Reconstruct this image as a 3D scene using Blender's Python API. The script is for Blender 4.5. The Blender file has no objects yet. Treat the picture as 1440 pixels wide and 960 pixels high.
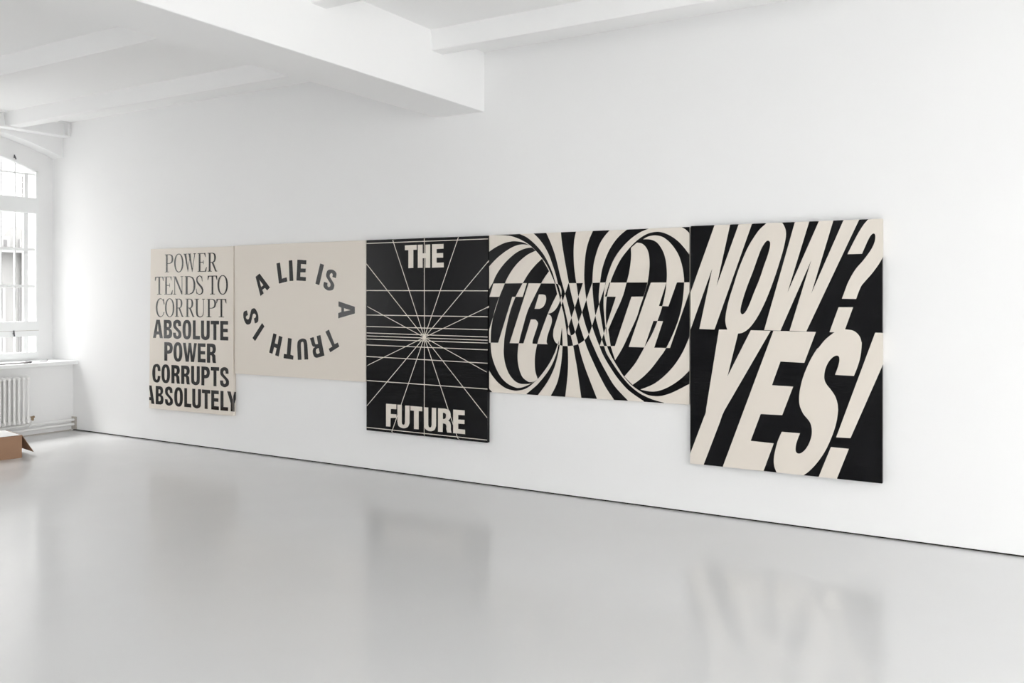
import bpy, bmesh, math, random
from mathutils import Vector
random.seed(7)
S = bpy.context.scene
COL = S.collection

# ------------------------------------------------------------------ camera
FPX, YAW, HORIZON, EYE, WALL = 1245.15, math.radians(31.3986), 413.0, 1.6, 6.2
SN, CS = math.sin(YAW), math.cos(YAW)
cam_d = bpy.data.cameras.new('camera')
cam_d.sensor_width = 36.0
cam_d.lens = 36.0 * FPX / 1440.0
cam_d.shift_y = (HORIZON - 480.0) / 1440.0
cam_d.clip_start, cam_d.clip_end = 0.05, 400
cam = bpy.data.objects.new('camera', cam_d)
cam.location = (0, 0, EYE)
cam.rotation_euler = (math.pi / 2, 0, YAW)
COL.objects.link(cam)
S.camera = cam

# ------------------------------------------------------------------ light
SKY = 11.6
wd = bpy.data.worlds.new('overcast_sky'); S.world = wd
wd.use_nodes = True
nt_ = wd.node_tree
bg = nt_.nodes['Background']
bg.inputs[0].default_value = (1.0, 0.985, 0.985, 1)
# standard overcast sky: luminance (1 + 2 sin(elevation)) / 3 of the zenith
g_ = nt_.nodes.new('ShaderNodeTexCoord'); sx_ = nt_.nodes.new('ShaderNodeSeparateXYZ')
cl_ = nt_.nodes.new('ShaderNodeMath'); cl_.operation = 'MAXIMUM'; cl_.inputs[1].default_value = 0.0
ma_ = nt_.nodes.new('ShaderNodeMath'); ma_.operation = 'MULTIPLY_ADD'
ma_.inputs[1].default_value = SKY * 2 / 3; ma_.inputs[2].default_value = SKY / 3
nt_.links.new(g_.outputs['Generated'], sx_.inputs[0]); nt_.links.new(sx_.outputs['Z'], cl_.inputs[0])
nt_.links.new(cl_.outputs[0], ma_.inputs[0]); nt_.links.new(ma_.outputs[0], bg.inputs[1])
# the sun hidden in the overcast, a broad soft glow high above the courtyard
sun_d = bpy.data.lights.new('hazy_sun', 'SUN'); sun_d.energy = 7.5; sun_d.angle = math.radians(20)
sun = bpy.data.objects.new('hazy_sun', sun_d)
sun.rotation_euler = Vector((0.43, 0.12, -0.89)).to_track_quat('-Z', 'Y').to_euler()
sun.location = (-20, 0, 30); COL.objects.link(sun)
S.view_settings.view_transform = 'Standard'
S.view_settings.look = 'None'
S.view_settings.gamma = 1.0
S.view_settings.use_curve_mapping = False
S.view_settings.exposure = 0.0
S.cycles.max_bounces = 14
S.cycles.diffuse_bounces = 9
S.cycles.glossy_bounces = 4
S.cycles.transparent_max_bounces = 12
S.cycles.sample_clamp_indirect = 12.0
S.cycles.caustics_reflective = False
S.cycles.caustics_refractive = False

# ------------------------------------------------------------------ pixel helpers
def ray(u, v):
    a = u - 720.0
    return (-FPX * SN + a * CS, FPX * CS + a * SN, HORIZON - v)
def on_y(u, v, Y):
    r = ray(u, v); t = Y / r[1]; return Vector((r[0] * t, Y, EYE + r[2] * t))
def on_x(u, v, X):
    r = ray(u, v); t = X / r[0]; return Vector((X, r[1] * t, EYE + r[2] * t))
def on_z(u, v, Z):
    r = ray(u, v); t = (Z - EYE) / r[2]; return Vector((r[0] * t, r[1] * t, Z))
def to_px(p):
    dx, dy, dz = p[0], p[1], p[2] - EYE
    fwd = -dx * SN + dy * CS; rt = dx * CS + dy * SN
    return (720 + FPX * rt / fwd, HORIZON - FPX * dz / fwd)
def wx(u):
    return on_y(u, HORIZON, WALL).x

# ------------------------------------------------------------------ materials
def mat(name, color, rough=0.6, spec=0.5, bump=None, var=None, metallic=0.0, rough_var=None):
    m = bpy.data.materials.new(name); m.use_nodes = True
    nt = m.node_tree; b = nt.nodes['Principled BSDF']
    b.inputs['Base Color'].default_value = (*color, 1)
    b.inputs['Roughness'].default_value = rough
    b.inputs['Specular IOR Level'].default_value = spec
    b.inputs['Metallic'].default_value = metallic
    tc = nt.nodes.new('ShaderNodeTexCoord')
    def coords(scale):
        mp = nt.nodes.new('ShaderNodeMapping'); mp.inputs['Scale'].default_value = scale
        nt.links.new(tc.outputs['Object'], mp.inputs['Vector']); return mp.outputs[0]
    def noise(scale3, sc, detail=4):
        n = nt.nodes.new('ShaderNodeTexNoise'); n.inputs['Scale'].default_value = sc
        n.inputs['Detail'].default_value = detail
        nt.links.new(coords(scale3), n.inputs['Vector']); return n.outputs[0]
    if bump:
        sc3, sc, strength, dist = bump
        bp = nt.nodes.new('ShaderNodeBump'); bp.inputs['Strength'].default_value = strength
        bp.inputs['Distance'].default_value = dist
        nt.links.new(noise(sc3, sc), bp.inputs['Height'])
        nt.links.new(bp.outputs[0], b.inputs['Normal'])
    if var:
        sc3, sc, amt = var
        mx = nt.nodes.new('ShaderNodeMix'); mx.data_type = 'RGBA'
        mx.inputs[6].default_value = (*[c * (1 - amt) for c in color], 1)
        mx.inputs[7].default_value = (*[min(1, c * (1 + amt)) for c in color], 1)
        nt.links.new(noise(sc3, sc), mx.inputs[0]); nt.links.new(mx.outputs[2], b.inputs['Base Color'])
    if rough_var:
        sc3, sc, lo, hi = rough_var
        mr = nt.nodes.new('ShaderNodeMapRange')
        mr.inputs[1].default_value = 0.3; mr.inputs[2].default_value = 0.7
        mr.inputs[3].default_value = lo; mr.inputs[4].default_value = hi
        nt.links.new(noise(sc3, sc), mr.inputs[0]); nt.links.new(mr.outputs[0], b.inputs['Roughness'])
    return m

def glass_mat(name='window_glass', t=(0.95, 0.965, 0.96)):
    m = bpy.data.materials.new(name); m.use_nodes = True
    nt = m.node_tree; nt.nodes.clear()
    out = nt.nodes.new('ShaderNodeOutputMaterial'); mix = nt.nodes.new('ShaderNodeMixShader')
    tr = nt.nodes.new('ShaderNodeBsdfTransparent'); tr.inputs[0].default_value = (*t, 1)
    gl = nt.nodes.new('ShaderNodeBsdfGlossy'); gl.inputs['Roughness'].default_value = 0.02
    mix.inputs[0].default_value = 0.06
    nt.links.new(tr.outputs[0], mix.inputs[1]); nt.links.new(gl.outputs[0], mix.inputs[2])
    nt.links.new(mix.outputs[0], out.inputs[0]); return m

M = {
    'wall': mat('white_wall_paint', (0.87, 0.87, 0.87), 0.75, 0.3, bump=((1, 1, 1), 140, 0.05, 0.002)),
    'old_wall': mat('old_white_plaster', (0.86, 0.86, 0.86), 0.75, 0.3, bump=((1, 1, 1), 18, 0.12, 0.01)),
    'ceiling': mat('white_ceiling_paint', (0.91, 0.91, 0.91), 0.8, 0.3, bump=((1, 1, 1), 9, 0.10, 0.012)),
    'floor': mat('grey_floor_coating', (0.69, 0.69, 0.69), 0.24, 0.30, bump=((1, 3, 1), 9, 0.02, 0.002),
                 var=((1, 1, 1), 2.2, 0.02), rough_var=((1, 1, 1), 3, 0.135, 0.175)),
    'gap': mat('dark_shadow_gap', (0.03, 0.026, 0.022), 0.9, 0.1),
    'frame': mat('white_window_paint', (0.86, 0.87, 0.87), 0.45, 0.5),
    'glass': glass_mat(), 'dim_glass': glass_mat('dimmed_window_glass', (0.80, 0.805, 0.80)),  # left panes tinted darker to cut the daylight on the wall beside them
    'radiator': mat('white_radiator_enamel', (0.85, 0.85, 0.84), 0.35, 0.5),
    'brass': mat('tarnished_brass', (0.30, 0.22, 0.14), 0.45, 0.5, metallic=0.6),
    'rust': mat('stained_plate', (0.52, 0.49, 0.45), 0.7, 0.3, var=((1, 1, 1), 60, 0.25)),
    'dark_metal': mat('dark_metal', (0.10, 0.10, 0.11), 0.5, 0.5),
    'cable': mat('grey_rubber', (0.16, 0.15, 0.15), 0.6, 0.4),
    'card': mat('brown_cardboard', (0.37, 0.225, 0.145), 0.8, 0.2, var=((1, 1, 8), 20, 0.05)),
    'paper': mat('white_packing_paper', (0.80, 0.80, 0.79), 0.8, 0.2, bump=((1, 1, 1), 25, 0.3, 0.01)),
    'cream': mat('cream_paint', (0.77, 0.71, 0.635), 0.42, 0.45, bump=((26, 26, 2.2), 5, 0.10, 0.002)),
    'black': mat('black_paint', (0.0025, 0.0025, 0.0034), 0.19, 0.19, bump=((2.5, 2.5, 22), 6, 0.10, 0.003)),
    'ink': mat('black_lettering', (0.003, 0.003, 0.004), 0.17, 0.55, bump=((20, 20, 3), 7, 0.06, 0.002)),
    'facade': mat('pale_facade_plaster', (0.24, 0.24, 0.237), 0.9, 0.1, var=((1, 1, 1), 1.5, 0.1)),
    'facade_dark': mat('facade_window_dark', (0.13, 0.13, 0.132), 0.5, 0.3),
    'facade_trim': mat('facade_trim', (0.27, 0.27, 0.27), 0.9, 0.1),
    'white_facade': mat('white_render', (0.55, 0.55, 0.545), 0.9, 0.1, var=((1, 1, 1), 0.6, 0.04)),
    'brick': mat('pale_painted_brick', (0.22, 0.22, 0.215), 0.9, 0.1, var=((1, 1, 1), 30, 0.08)),
    'ground': mat('courtyard_paving', (0.32, 0.32, 0.315), 0.9, 0.1, var=((1, 1, 1), 2, 0.1)),
}

# ------------------------------------------------------------------ objects
def tag(o, label=None, cat=None, group=None, kind=None):
    if label: o['label'] = label
    if cat: o['category'] = cat
    if group: o['group'] = group
    if kind: o['kind'] = kind
    return o
def empty(name, loc):
    o = bpy.data.objects.new(name, None); o.empty_display_size = 0.1
    o.location = loc; COL.objects.link(o); return o
def root_loc(p):
    l = Vector((0, 0, 0))
    while p is not None:
        l = l + p.location; p = p.parent
    return l
class MB:
    def __init__(s): s.v, s.f, s.smooth = [], [], False
    def add(s, vs, fs):
        n = len(s.v); s.v += [Vector(x) for x in vs]; s.f += [tuple(n + i for i in f) for f in fs]; return s
    def quad(s, a, b, c, d): return s.add([a, b, c, d], [(0, 1, 2, 3)])
    def box(s, x0, x1, y0, y1, z0, z1):
        x0, x1 = min(x0, x1), max(x0, x1); y0, y1 = min(y0, y1), max(y0, y1); z0, z1 = min(z0, z1), max(z0, z1)
        vs = [(x, y, z) for x in (x0, x1) for y in (y0, y1) for z in (z0, z1)]
        return s.add(vs, [(0, 1, 3, 2), (4, 6, 7, 5), (0, 4, 5, 1), (2, 3, 7, 6), (0, 2, 6, 4), (1, 5, 7, 3)])
    def hexa(s, f, b):      # front quad f, back quad b (same order)
        return s.add(list(f) + list(b), [(0, 1, 2, 3), (7, 6, 5, 4), (0, 4, 5, 1), (1, 5, 6, 2), (2, 6, 7, 3), (3, 7, 4, 0)])
    def tube(s, pts, r, n=10, cap=True):
        pts = [Vector(p) for p in pts]; rings = []; up = None
        for i, p in enumerate(pts):
            d = (pts[min(i + 1, len(pts) - 1)] - pts[max(i - 1, 0)]).normalized()
            if up is None: up = d.orthogonal().normalized()
            up = (up - d * up.dot(d)).normalized(); w = d.cross(up)
            rr = r[i] if isinstance(r, (list, tuple)) else r
            rings.append([p + (up * math.cos(2 * math.pi * k / n) + w * math.sin(2 * math.pi * k / n)) * rr for k in range(n)])
        vs = [v for g in rings for v in g]; fs = []
        for i in range(len(rings) - 1):
            for k in range(n):
                a, b = i * n + k, i * n + (k + 1) % n
                fs.append((a, b, b + n, a + n))
        if cap: fs += [tuple(reversed(range(n))), tuple(range((len(rings) - 1) * n, len(rings) * n))]
        s.smooth = True; return s.add(vs, fs)
    def mesh(s, name, material, off=Vector((0, 0, 0))):
        me = bpy.data.meshes.new(name)
        me.from_pydata([tuple(v - off) for v in s.v], [], s.f); me.materials.append(material)
        bm = bmesh.new(); bm.from_mesh(me); bmesh.ops.remove_doubles(bm, verts=bm.verts, dist=1e-5); bmesh.ops.recalc_face_normals(bm, faces=bm.faces); bm.to_mesh(me); bm.free()
        if s.smooth:
            for p in me.polygons: p.use_smooth = True
            me.set_sharp_from_angle(angle=math.radians(40))
        me.update(); return me
    def build(s, name, material, parent=None, bevel=0):
        o = bpy.data.objects.new(name, s.mesh(name, material, root_loc(parent)))
        COL.objects.link(o); o.parent = parent
        if bevel:
            md = o.modifiers.new('bevel', 'BEVEL'); md.width = bevel; md.segments = 2; md.limit_method = 'ANGLE'
        return o

# ------------------------------------------------------------------ room dimensions
X_WIN, X_UP, X_PAR, X_SILL, X_STEEL = wx(74.3), wx(89), wx(102.5), wx(110), wx(99.5)
X_END, Y_END, Z_CEIL = 4.6, -7.0, 3.62
SILL_Z = on_y(110, 506.5, WALL).z
DOORWAY = None

def wall_with_openings(mb, xi, xo, y0, y1, z0, z1, openings, n=20):
    ys = {y0, y1}
    for (ya, yb, zb, top) in openings:
        for k in range(n + 1): ys.add(max(y0, min(y1, ya + (yb - ya) * k / n)))
    ys = sorted(ys)
    for a, b in zip(ys[:-1], ys[1:]):
        m = (a + b) / 2; op = next((o for o in openings if o[0] < m < o[1]), None)
        for x in (xi, xo):
            if op is None: mb.quad((x, a, z0), (x, b, z0), (x, b, z1), (x, a, z1))
            else:
                if op[2] > z0: mb.quad((x, a, z0), (x, b, z0), (x, b, op[2]), (x, a, op[2]))
                mb.quad((x, a, op[3](a)), (x, b, op[3](b)), (x, b, z1), (x, a, z1))
        if op:
            mb.quad((xi, a, op[3](a)), (xi, b, op[3](b)), (xo, b, op[3](b)), (xo, a, op[3](a)))
            if op[2] > z0: mb.quad((xi, a, op[2]), (xi, b, op[2]), (xo, b, op[2]), (xo, a, op[2]))
    for (ya, yb, zb, top) in openings:
        for y in (ya, yb):
            if y0 < y < y1: mb.quad((xi, y, zb), (xo, y, zb), (xo, y, top(y)), (xi, y, top(y)))
    mb.quad((xi, y0, z1), (xi, y1, z1), (xo, y1, z1), (xo, y0, z1))
    return mb

# ------------------------------------------------------------------ structure
floor = MB().box(-10.6, X_END + 0.3, Y_END - 0.3, WALL + 0.35, -0.25, 0).build('floor', M['floor']); tag(floor, kind='structure')
wb = MB().box(-10.75, X_END + 0.3, WALL, WALL + 0.25, 0.013, 3.9).build('wall_back', M['wall']); tag(wb, kind='structure')
tr = MB().box(X_PAR - 0.02, X_END, WALL + 0.02, WALL + 0.2, 0.0, 0.013).build('gap_shade', M['gap']); tag(tr, kind='structure')  # dark strip standing in for the shade of the gap under the wall
ceil = MB().box(-10.7, X_END + 0.35, Y_END - 0.3, WALL + 0.3, Z_CEIL, Z_CEIL + 0.3).build('ceiling', M['ceiling']); tag(ceil, kind='structure')

BX0, BX1, BZ = wx(613), wx(680.5), on_y(680.5, 157, WALL).z
MB().box(BX0, BX1, Y_END, WALL + 0.02, BZ, Z_CEIL + 0.02).build('main_beam', M['ceiling'], ceil, bevel=0.008)
JZ = 3.465
JY1 = on_x(623, 77, BX1).y
JY0 = on_x(608, 72, BX1).y
for k in range(9):
    dy = -1.30 * k
    for (xa, xb) in ((X_UP - 0.02, BX0 + 0.01), (BX1 - 0.01, X_END + 0.05)):
        j = MB()
        prof = [(JY0 + dy - 0.022, Z_CEIL + 0.02), (JY0 + dy, JZ), (JY1 + dy, JZ), (JY1 + dy + 0.022, Z_CEIL + 0.02)]
        j.hexa([(xa, y, z) for y, z in prof], [(xb, y, z) for y, z in prof])
        j.build('joist', M['ceiling'], ceil, bevel=0.006)
# riveted steel support beam along the window wall, under the ceiling
st = MB()
SX0, SX1, SZ = X_UP - 0.01, X_STEEL, JZ - 0.006
st.box(SX0, SX1, Y_END, WALL + 0.01, SZ - 0.012, SZ + 0.004)
st.box((SX0 + SX1) / 2 - 0.006, (SX0 + SX1) / 2 + 0.006, Y_END, WALL + 0.01, SZ, Z_CEIL)
st.box(SX0, SX1, Y_END, WALL + 0.01, Z_CEIL - 0.014, Z_CEIL + 0.01)
st.build('steel_beam', M['ceiling'], ceil)
cl = MB().box(SX1 - 0.07, SX1 + 0.0, WALL - 0.03, WALL + 0.01, SZ, Z_CEIL - 0.01)
cl.build('end_plate', M['ceiling'], ceil)

# window wall
def arch(yc, half, zs, rise):
    return lambda y: zs + rise * max(-0.1, 1 - ((y - yc) / half) ** 2)
RECESS_HALF, WIN_HALF = 1.2, 1.02
REC_Z = on_y(88, 222, WALL).z
pa, pb = on_x(52.5, 241, X_WIN), on_x(0, 217, X_WIN)
WC = WALL - RECESS_HALF
b_ = (pb.z - pa.z) / ((pa.y - WC) ** 2 - (pb.y - WC) ** 2)
apex = pa.z + b_ * (pa.y - WC) ** 2
WIN_HALF = pa.y - WC
def win_top(yc): return lambda y: apex - b_ * (y - yc) ** 2
WIN_Z0 = on_x(45, 503, X_WIN).z
centres_left = [WC, WC - 4.4, WC - 8.8]
centres_right = [3.6, -0.4, -4.4]
centres_added = [2.4]  # unseen opening, added to let more light into the room
wl = MB()
wall_with_openings(wl, X_WIN, X_WIN - 0.20, Y_END - 0.1, WALL + 0.02, 0, 3.9,
                   [(c - WIN_HALF, c + WIN_HALF, WIN_Z0, win_top(c)) for c in centres_left])
wl = wl.build('wall_left', M['old_wall']); tag(wl, kind='structure')
pf = MB()
wall_with_openings(pf, X_UP, X_WIN - 0.005, Y_END, WALL + 0.02, SILL_Z - 0.02, 3.9,
                   [(c - RECESS_HALF, c + RECESS_HALF + (0.05 if c == WC else 0), SILL_Z - 0.02, arch(c, RECESS_HALF, REC_Z, 0.236)) for c in centres_left])
pf.build('pier_facing', M['old_wall'], wl)
MB().box(X_WIN - 0.01, X_PAR, Y_END, WALL + 0.005, 0, SILL_Z - 0.045).build('parapet', M['old_wall'], wl)
MB().box(X_WIN - 0.01, X_SILL, Y_END, WALL + 0.003, SILL_Z - 0.045, SILL_Z).build('sill_shelf', M['frame'], wl, bevel=0.006)

R_HALF, R_Z0, R_TOPZ = 1.9, 0.12, 3.3  # unseen right and front openings, made this large to brighten the room
def big_top(c): return lambda y: R_TOPZ + 0.25 * max(0.0, 1 - ((y - c) / R_HALF) ** 2)
wr = MB()
wall_with_openings(wr, X_END, X_END + 0.3, Y_END - 0.1, WALL + 0.02, 0, 3.9,
                   [(c - R_HALF, c + R_HALF, R_Z0, big_top(c)) for c in centres_right])
wr = wr.build('wall_right', M['wall']); tag(wr, kind='structure')
wf = MB()
wall_with_openings(wf, Y_END, Y_END - 0.25, -10.6, X_END + 0.3, 0, 3.9,
                   [(c - R_HALF, c + R_HALF, R_Z0, big_top(c)) for c in centres_added])
wf.v = [Vector((v.y, v.x, v.z)) for v in wf.v]
wf = wf.build('wall_front', M['wall']); tag(wf, kind='structure')

# light portals that mark the window openings for the renderer
def portal(x, yc, half, z0, z1, inward):
    l = bpy.data.lights.new('window_daylight', 'AREA'); l.shape = 'RECTANGLE'
    l.size, l.size_y = 2 * half, z1 - z0
    l.cycles.is_portal = True
    o = bpy.data.objects.new('window_daylight', l); o.location = (x, yc, (z0 + z1) / 2)
    o.rotation_euler = (math.pi / 2, 0, -inward * math.pi / 2)
    COL.objects.link(o)
for c in centres_left: portal(X_WIN - 0.21, c, WIN_HALF, WIN_Z0, apex, +1)
for c in centres_right: portal(X_END + 0.31, c, R_HALF, R_Z0, R_TOPZ + 0.25, -1)
for c in centres_added: portal(c, Y_END - 0.26, R_HALF, R_Z0, R_TOPZ + 0.25, 0)

# ------------------------------------------------------------------ windows
def bar(name, x0, x1, y0, y1, z0, z1, parent, m='frame'):
    return MB().box(x0, x1, y0, y1, z0, z1).build(name, M[m], parent)
def curved_top_strip(x0, x1, ya, yb, f, drop, n=16):
    mb = MB()
    for k in range(n):
        a, b = ya + (yb - ya) * k / n, ya + (yb - ya) * (k + 1) / n
        mb.hexa([(x0, a, f(a)), (x0, b, f(b)), (x0, b, f(b) - drop), (x0, a, f(a) - drop)],
                [(x1, a, f(a)), (x1, b, f(b)), (x1, b, f(b) - drop), (x1, a, f(a) - drop)])
    return mb
FX0, FX1 = X_WIN - 0.055, X_WIN + 0.012        # frame depth
def zpx(v, u=30): return on_x(u, v, X_WIN).z
T_HI0, T_HI1 = zpx(298.5), zpx(277)
T_LO0, T_LO1 = zpx(473), zpx(452)
RAIL_Z = zpx(495.5)
BAR_Y = [on_x(23, 413, X_WIN).y, on_x(3, 413, X_WIN).y]
PITCH = BAR_Y[0] - BAR_Y[1]
def full_window(name, yc, label_parts):
    w = empty(name, (X_WIN, yc, WIN_Z0)); tag(w, kind='structure')
    ya, yb = yc - WIN_HALF, yc + WIN_HALF
    f = win_top(yc)
    # outer frame
    fr = MB().box(FX0, FX1, ya, ya + 0.02, WIN_Z0, f(ya)).box(FX0, FX1, yb - 0.02, yb, WIN_Z0, f(yb))
    fr.build('frame', M['frame'], w)
    curved_top_strip(FX0, FX1, ya, yb, f, 0.018).build('arched_head', M['frame'], w)
    bar('transom', FX0, FX1 + 0.02, ya, yb, T_HI0, T_HI1, w); bar('transom', FX0, FX1 + 0.02, ya, yb, T_LO0, T_LO1, w)
    MB().box(FX0, FX1 + 0.021, ya, yb, zpx(465.2), zpx(464.6)).build('joint_line', M['rust'], w)
    bar('bottom_rail', FX0, FX1 + 0.015, ya, yb, WIN_Z0, RAIL_Z, w)
    # stiles beside the frame and vertical glazing bars
    off = yb - (yc + WIN_HALF)
    ys = []
    y = BAR_Y[0] - WC + yc
    while y > ya + 0.09:
        ys.append(y); y -= PITCH
    right_stile = (yb - 0.155, yb - 0.105)
    left_stile = (ya + 0.0, ya + 0.05)
    bands = [(T_HI1, None), (zpx(348), T_HI0), (zpx(400), zpx(352)), (T_LO1, zpx(404)), (RAIL_Z, T_LO0)]
    bar('glazing_bar', X_WIN - 0.05, X_WIN - 0.02, ya, yb, zpx(352), zpx(348), w)
    bar('glazing_bar', X_WIN - 0.05, X_WIN - 0.02, ya, yb, zpx(404), zpx(400), w)
    bar('glazing_bar', X_WIN - 0.05, X_WIN - 0.02, ya, yb, zpx(244), zpx(242), w)
    for yy in ys:
        wd_ = 0.026 if abs(yy - yc) < PITCH / 2 else 0.016
        bar('glazing_bar', X_WIN - 0.05, X_WIN - 0.022, yy - wd_ / 2, yy + wd_ / 2, RAIL_Z, T_HI0, w)
        bar('glazing_bar', X_WIN - 0.05, X_WIN - 0.022, yy - 0.006, yy + 0.006, T_HI1, f(yy), w)
    bar('casement_stile', X_WIN - 0.045, X_WIN - 0.012, right_stile[0], right_stile[1], RAIL_Z, T_HI0, w)
    bar('casement_stile', X_WIN - 0.045, X_WIN - 0.012, right_stile[0] + 0.01, right_stile[1], T_HI1, f(yb) - 0.03, w)
    # panes
    edges = [yb - 0.02] + ys + [ya + 0.02]
    gx = X_WIN - 0.036
    for (z0, z1) in bands:
        for a, b in zip(edges[1:], edges[:-1]):
            if z1 is None: MB().quad((gx, a, z0), (gx, b, z0), (gx, b, f(b)), (gx, a, f(a))).build('pane', M['dim_glass'], w)
            else: MB().quad((gx, a, z0), (gx, b, z0), (gx, b, z1), (gx, a, z1)).build('pane', M['dim_glass'], w)
    # espagnolette handle on the lower transom
    hp = on_x(19.3, 469, X_WIN + 0.03)
    hy = hp.y - WC + yc
    h = MB().tube([(X_WIN + 0.03, hy, zpx(464.5, 19)), (X_WIN + 0.045, hy, zpx(473, 19))], 0.008, 8)
    h.tube([(X_WIN + 0.03, hy, hp.z), (X_WIN + 0.06, hy - 0.022, hp.z)], 0.008, 8)
    h.build('handle', M['dark_metal'], w)
    # small fanlight catch above the arched head
    ka = on_x(20, 217.5, X_WIN + 0.02); kb = on_x(22.6, 224, X_WIN + 0.02); kc = on_x(19, 221, X_WIN + 0.02)
    d = Vector((0, yc - WC, 0))
    k = MB().tube([ka + d, kb + d], 0.007, 8).tube([kc + d, (ka + kb) / 2 + d + Vector((0.012, 0, 0))], 0.008, 8)
    k.tube([(ka + kb) / 2 + d, (ka + kb) / 2 + d - Vector((0.03, 0, 0))], 0.005, 6)
    k.build('fanlight_catch', M['dark_metal'], w)
    # exterior painted brick reveal
    zz = WIN_Z0
    bh, i = 0.072, 0
    while zz < f(yb) - 0.06:
        MB().box(X_WIN - 0.30, X_WIN - 0.203, yb + 0.004 - 0.02, yb + 0.1, zz + 0.004, zz + bh - 0.004).build('brick', M['brick'], w)
        zz += bh; i += 1
    return w
full_window('window_1', centres_left[0], True)
def plain_window(name, x0, x1, yc, half, z0, f, swap=False):
    w = empty(name, (yc, x0, z0) if swap else (x0, yc, z0)); tag(w, kind='structure')
    ya, yb = yc - half, yc + half
    def put(mb, nm, m):
        if swap: mb.v = [Vector((v.y, v.x, v.z)) for v in mb.v]
        mb.build(nm, M[m], w)
    put(MB().box(x0, x1, ya, ya + 0.05, z0, f(ya)).box(x0, x1, yb - 0.05, yb, z0, f(yb)).box(x0, x1, ya, yb, z0, z0 + 0.07)
        .box(x0, x1, ya, yb, T_HI0, T_HI1).box(x0, x1, yc - 0.03, yc + 0.03, z0, f(yc)), 'frame', 'frame')
    put(curved_top_strip(x0, x1, ya, yb, f, 0.05), 'arched_head', 'frame')
    for k in range(1, 6):
        y = ya + (yb - ya) * k / 6
        if k != 3: put(MB().box(x0 + 0.01, x1 - 0.01, y - 0.01, y + 0.01, z0, f(y)), 'glazing_bar', 'frame')
    for zb_ in (1.3, 1.72, 2.14): put(MB().box(x0 + 0.01, x1 - 0.01, ya, yb, zb_ - 0.012, zb_ + 0.012), 'glazing_bar', 'frame')
    gx = (x0 + x1) / 2; n = 10
    g = MB()
    for k in range(n):
        a, b = ya + (yb - ya) * k / n, ya + (yb - ya) * (k + 1) / n
        g.quad((gx, a, z0), (gx, b, z0), (gx, b, f(b)), (gx, a, f(a)))
    put(g, 'pane', 'dim_glass' if x0 < -9 else 'glass')
for i, c in enumerate(centres_left[1:]): plain_window('window_%d' % (i + 2), FX0, FX1, c, WIN_HALF, WIN_Z0, win_top(c))
for i, c in enumerate(centres_right): plain_window('window_%d' % (i + 4), X_END + 0.12, X_END + 0.19, c, R_HALF, R_Z0, big_top(c))
for i, c in enumerate(centres_added): plain_window('window_%d' % (i + 7), Y_END - 0.17, Y_END - 0.10, c, R_HALF, R_Z0, big_top(c), swap=True)  # added window behind the camera, there for its light

# ------------------------------------------------------------------ outside
tag(MB().box(-90, -10.6, -70, 90, -6.3, -6).build('courtyard_ground', M['ground']), kind='structure')
tag(MB().box(X_END + 0.4, 90, -70, 90, -6.3, -6).build('street_ground', M['ground']), kind='structure')
tag(MB().box(-10.5, X_END + 0.3, -70, Y_END - 0.4, -6.3, -6).build('yard_ground', M['ground']), kind='structure')
bX = -21.0
bl = empty('building', (bX, 11.5, -6)); tag(bl, 'low vaulted building outside the window with an added tall white block behind', 'building')
def bz(v, u=25): return on_x(u, v, bX).z
def by(u): return on_x(u, 413, bX).y
yL, yR = by(-60), by(62)
fw = MB()
prof = [(3.0, -6), (yR + 8, -6), (yR + 8, bz(345)), (by(41), bz(345))]
for k in range(13):      # vaulted gable
    t = k / 12; u = 41 - 38 * t
    prof.append((by(u), bz(345 - 27 * math.sin(math.pi * (0.12 + 0.76 * t)))))
prof += [(by(3), bz(345)), (by(-4), bz(345)), (by(-4), bz(330)), (3.0, bz(330))]
n = len(prof)
fw.add([(bX, y, z) for y, z in prof] + [(bX - 8, y, z) for y, z in prof],
       [tuple(range(n)), tuple(range(2 * n - 1, n - 1, -1))] + [(i, (i + 1) % n, n + (i + 1) % n, n + i) for i in range(n)])
fw.build('facade_wall', M['facade'], bl)
def fwin(u0, u1, v0, v1):
    f = MB().box(bX - 0.01, bX + 0.05, by(u0) - 0.08, by(u1) + 0.08, bz(v1) - 0.08, bz(v0) + 0.08).build('window_surround', M['facade_trim'], bl)
    MB().box(bX + 0.04, bX + 0.06, by(u0), by(u1), bz(v1), bz(v0)).build('window_pane', M['facade_dark'], f)
fwin(30.5, 39.5, 405, 447); fwin(30.5, 39, 474, 492); fwin(31, 39, 341, 349); fwin(3.5, 8, 338, 348); fwin(-6, 1.5, 405, 447); fwin(-6, 1.5, 474, 492)
bar('cornice', bX - 0.02, bX + 0.35, 3.0, yR + 8, bz(356), bz(352), bl, 'facade_trim')
MB().tube([(bX + 0.1, by(31), bz(352)), (bX + 0.1, by(31), -6)], 0.07, 8).build('drainpipe', M['facade_trim'], bl)

MB().box(-37, -30, -8, 40, -6, 13.5).build('sky_block_wall', M['white_facade'], bl)  # block with coping and chimneys, added behind to hold back low sky light
MB().box(-37.3, -29.7, -8.3, 40.3, 13.5, 13.9).build('coping', M['facade_trim'], bl)
for k in range(3):
    MB().box(-34.5, -33.5, -2 + 12 * k, 12 * k, 13.8, 15.3).build('chimney', M['brick'], bl)

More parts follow.
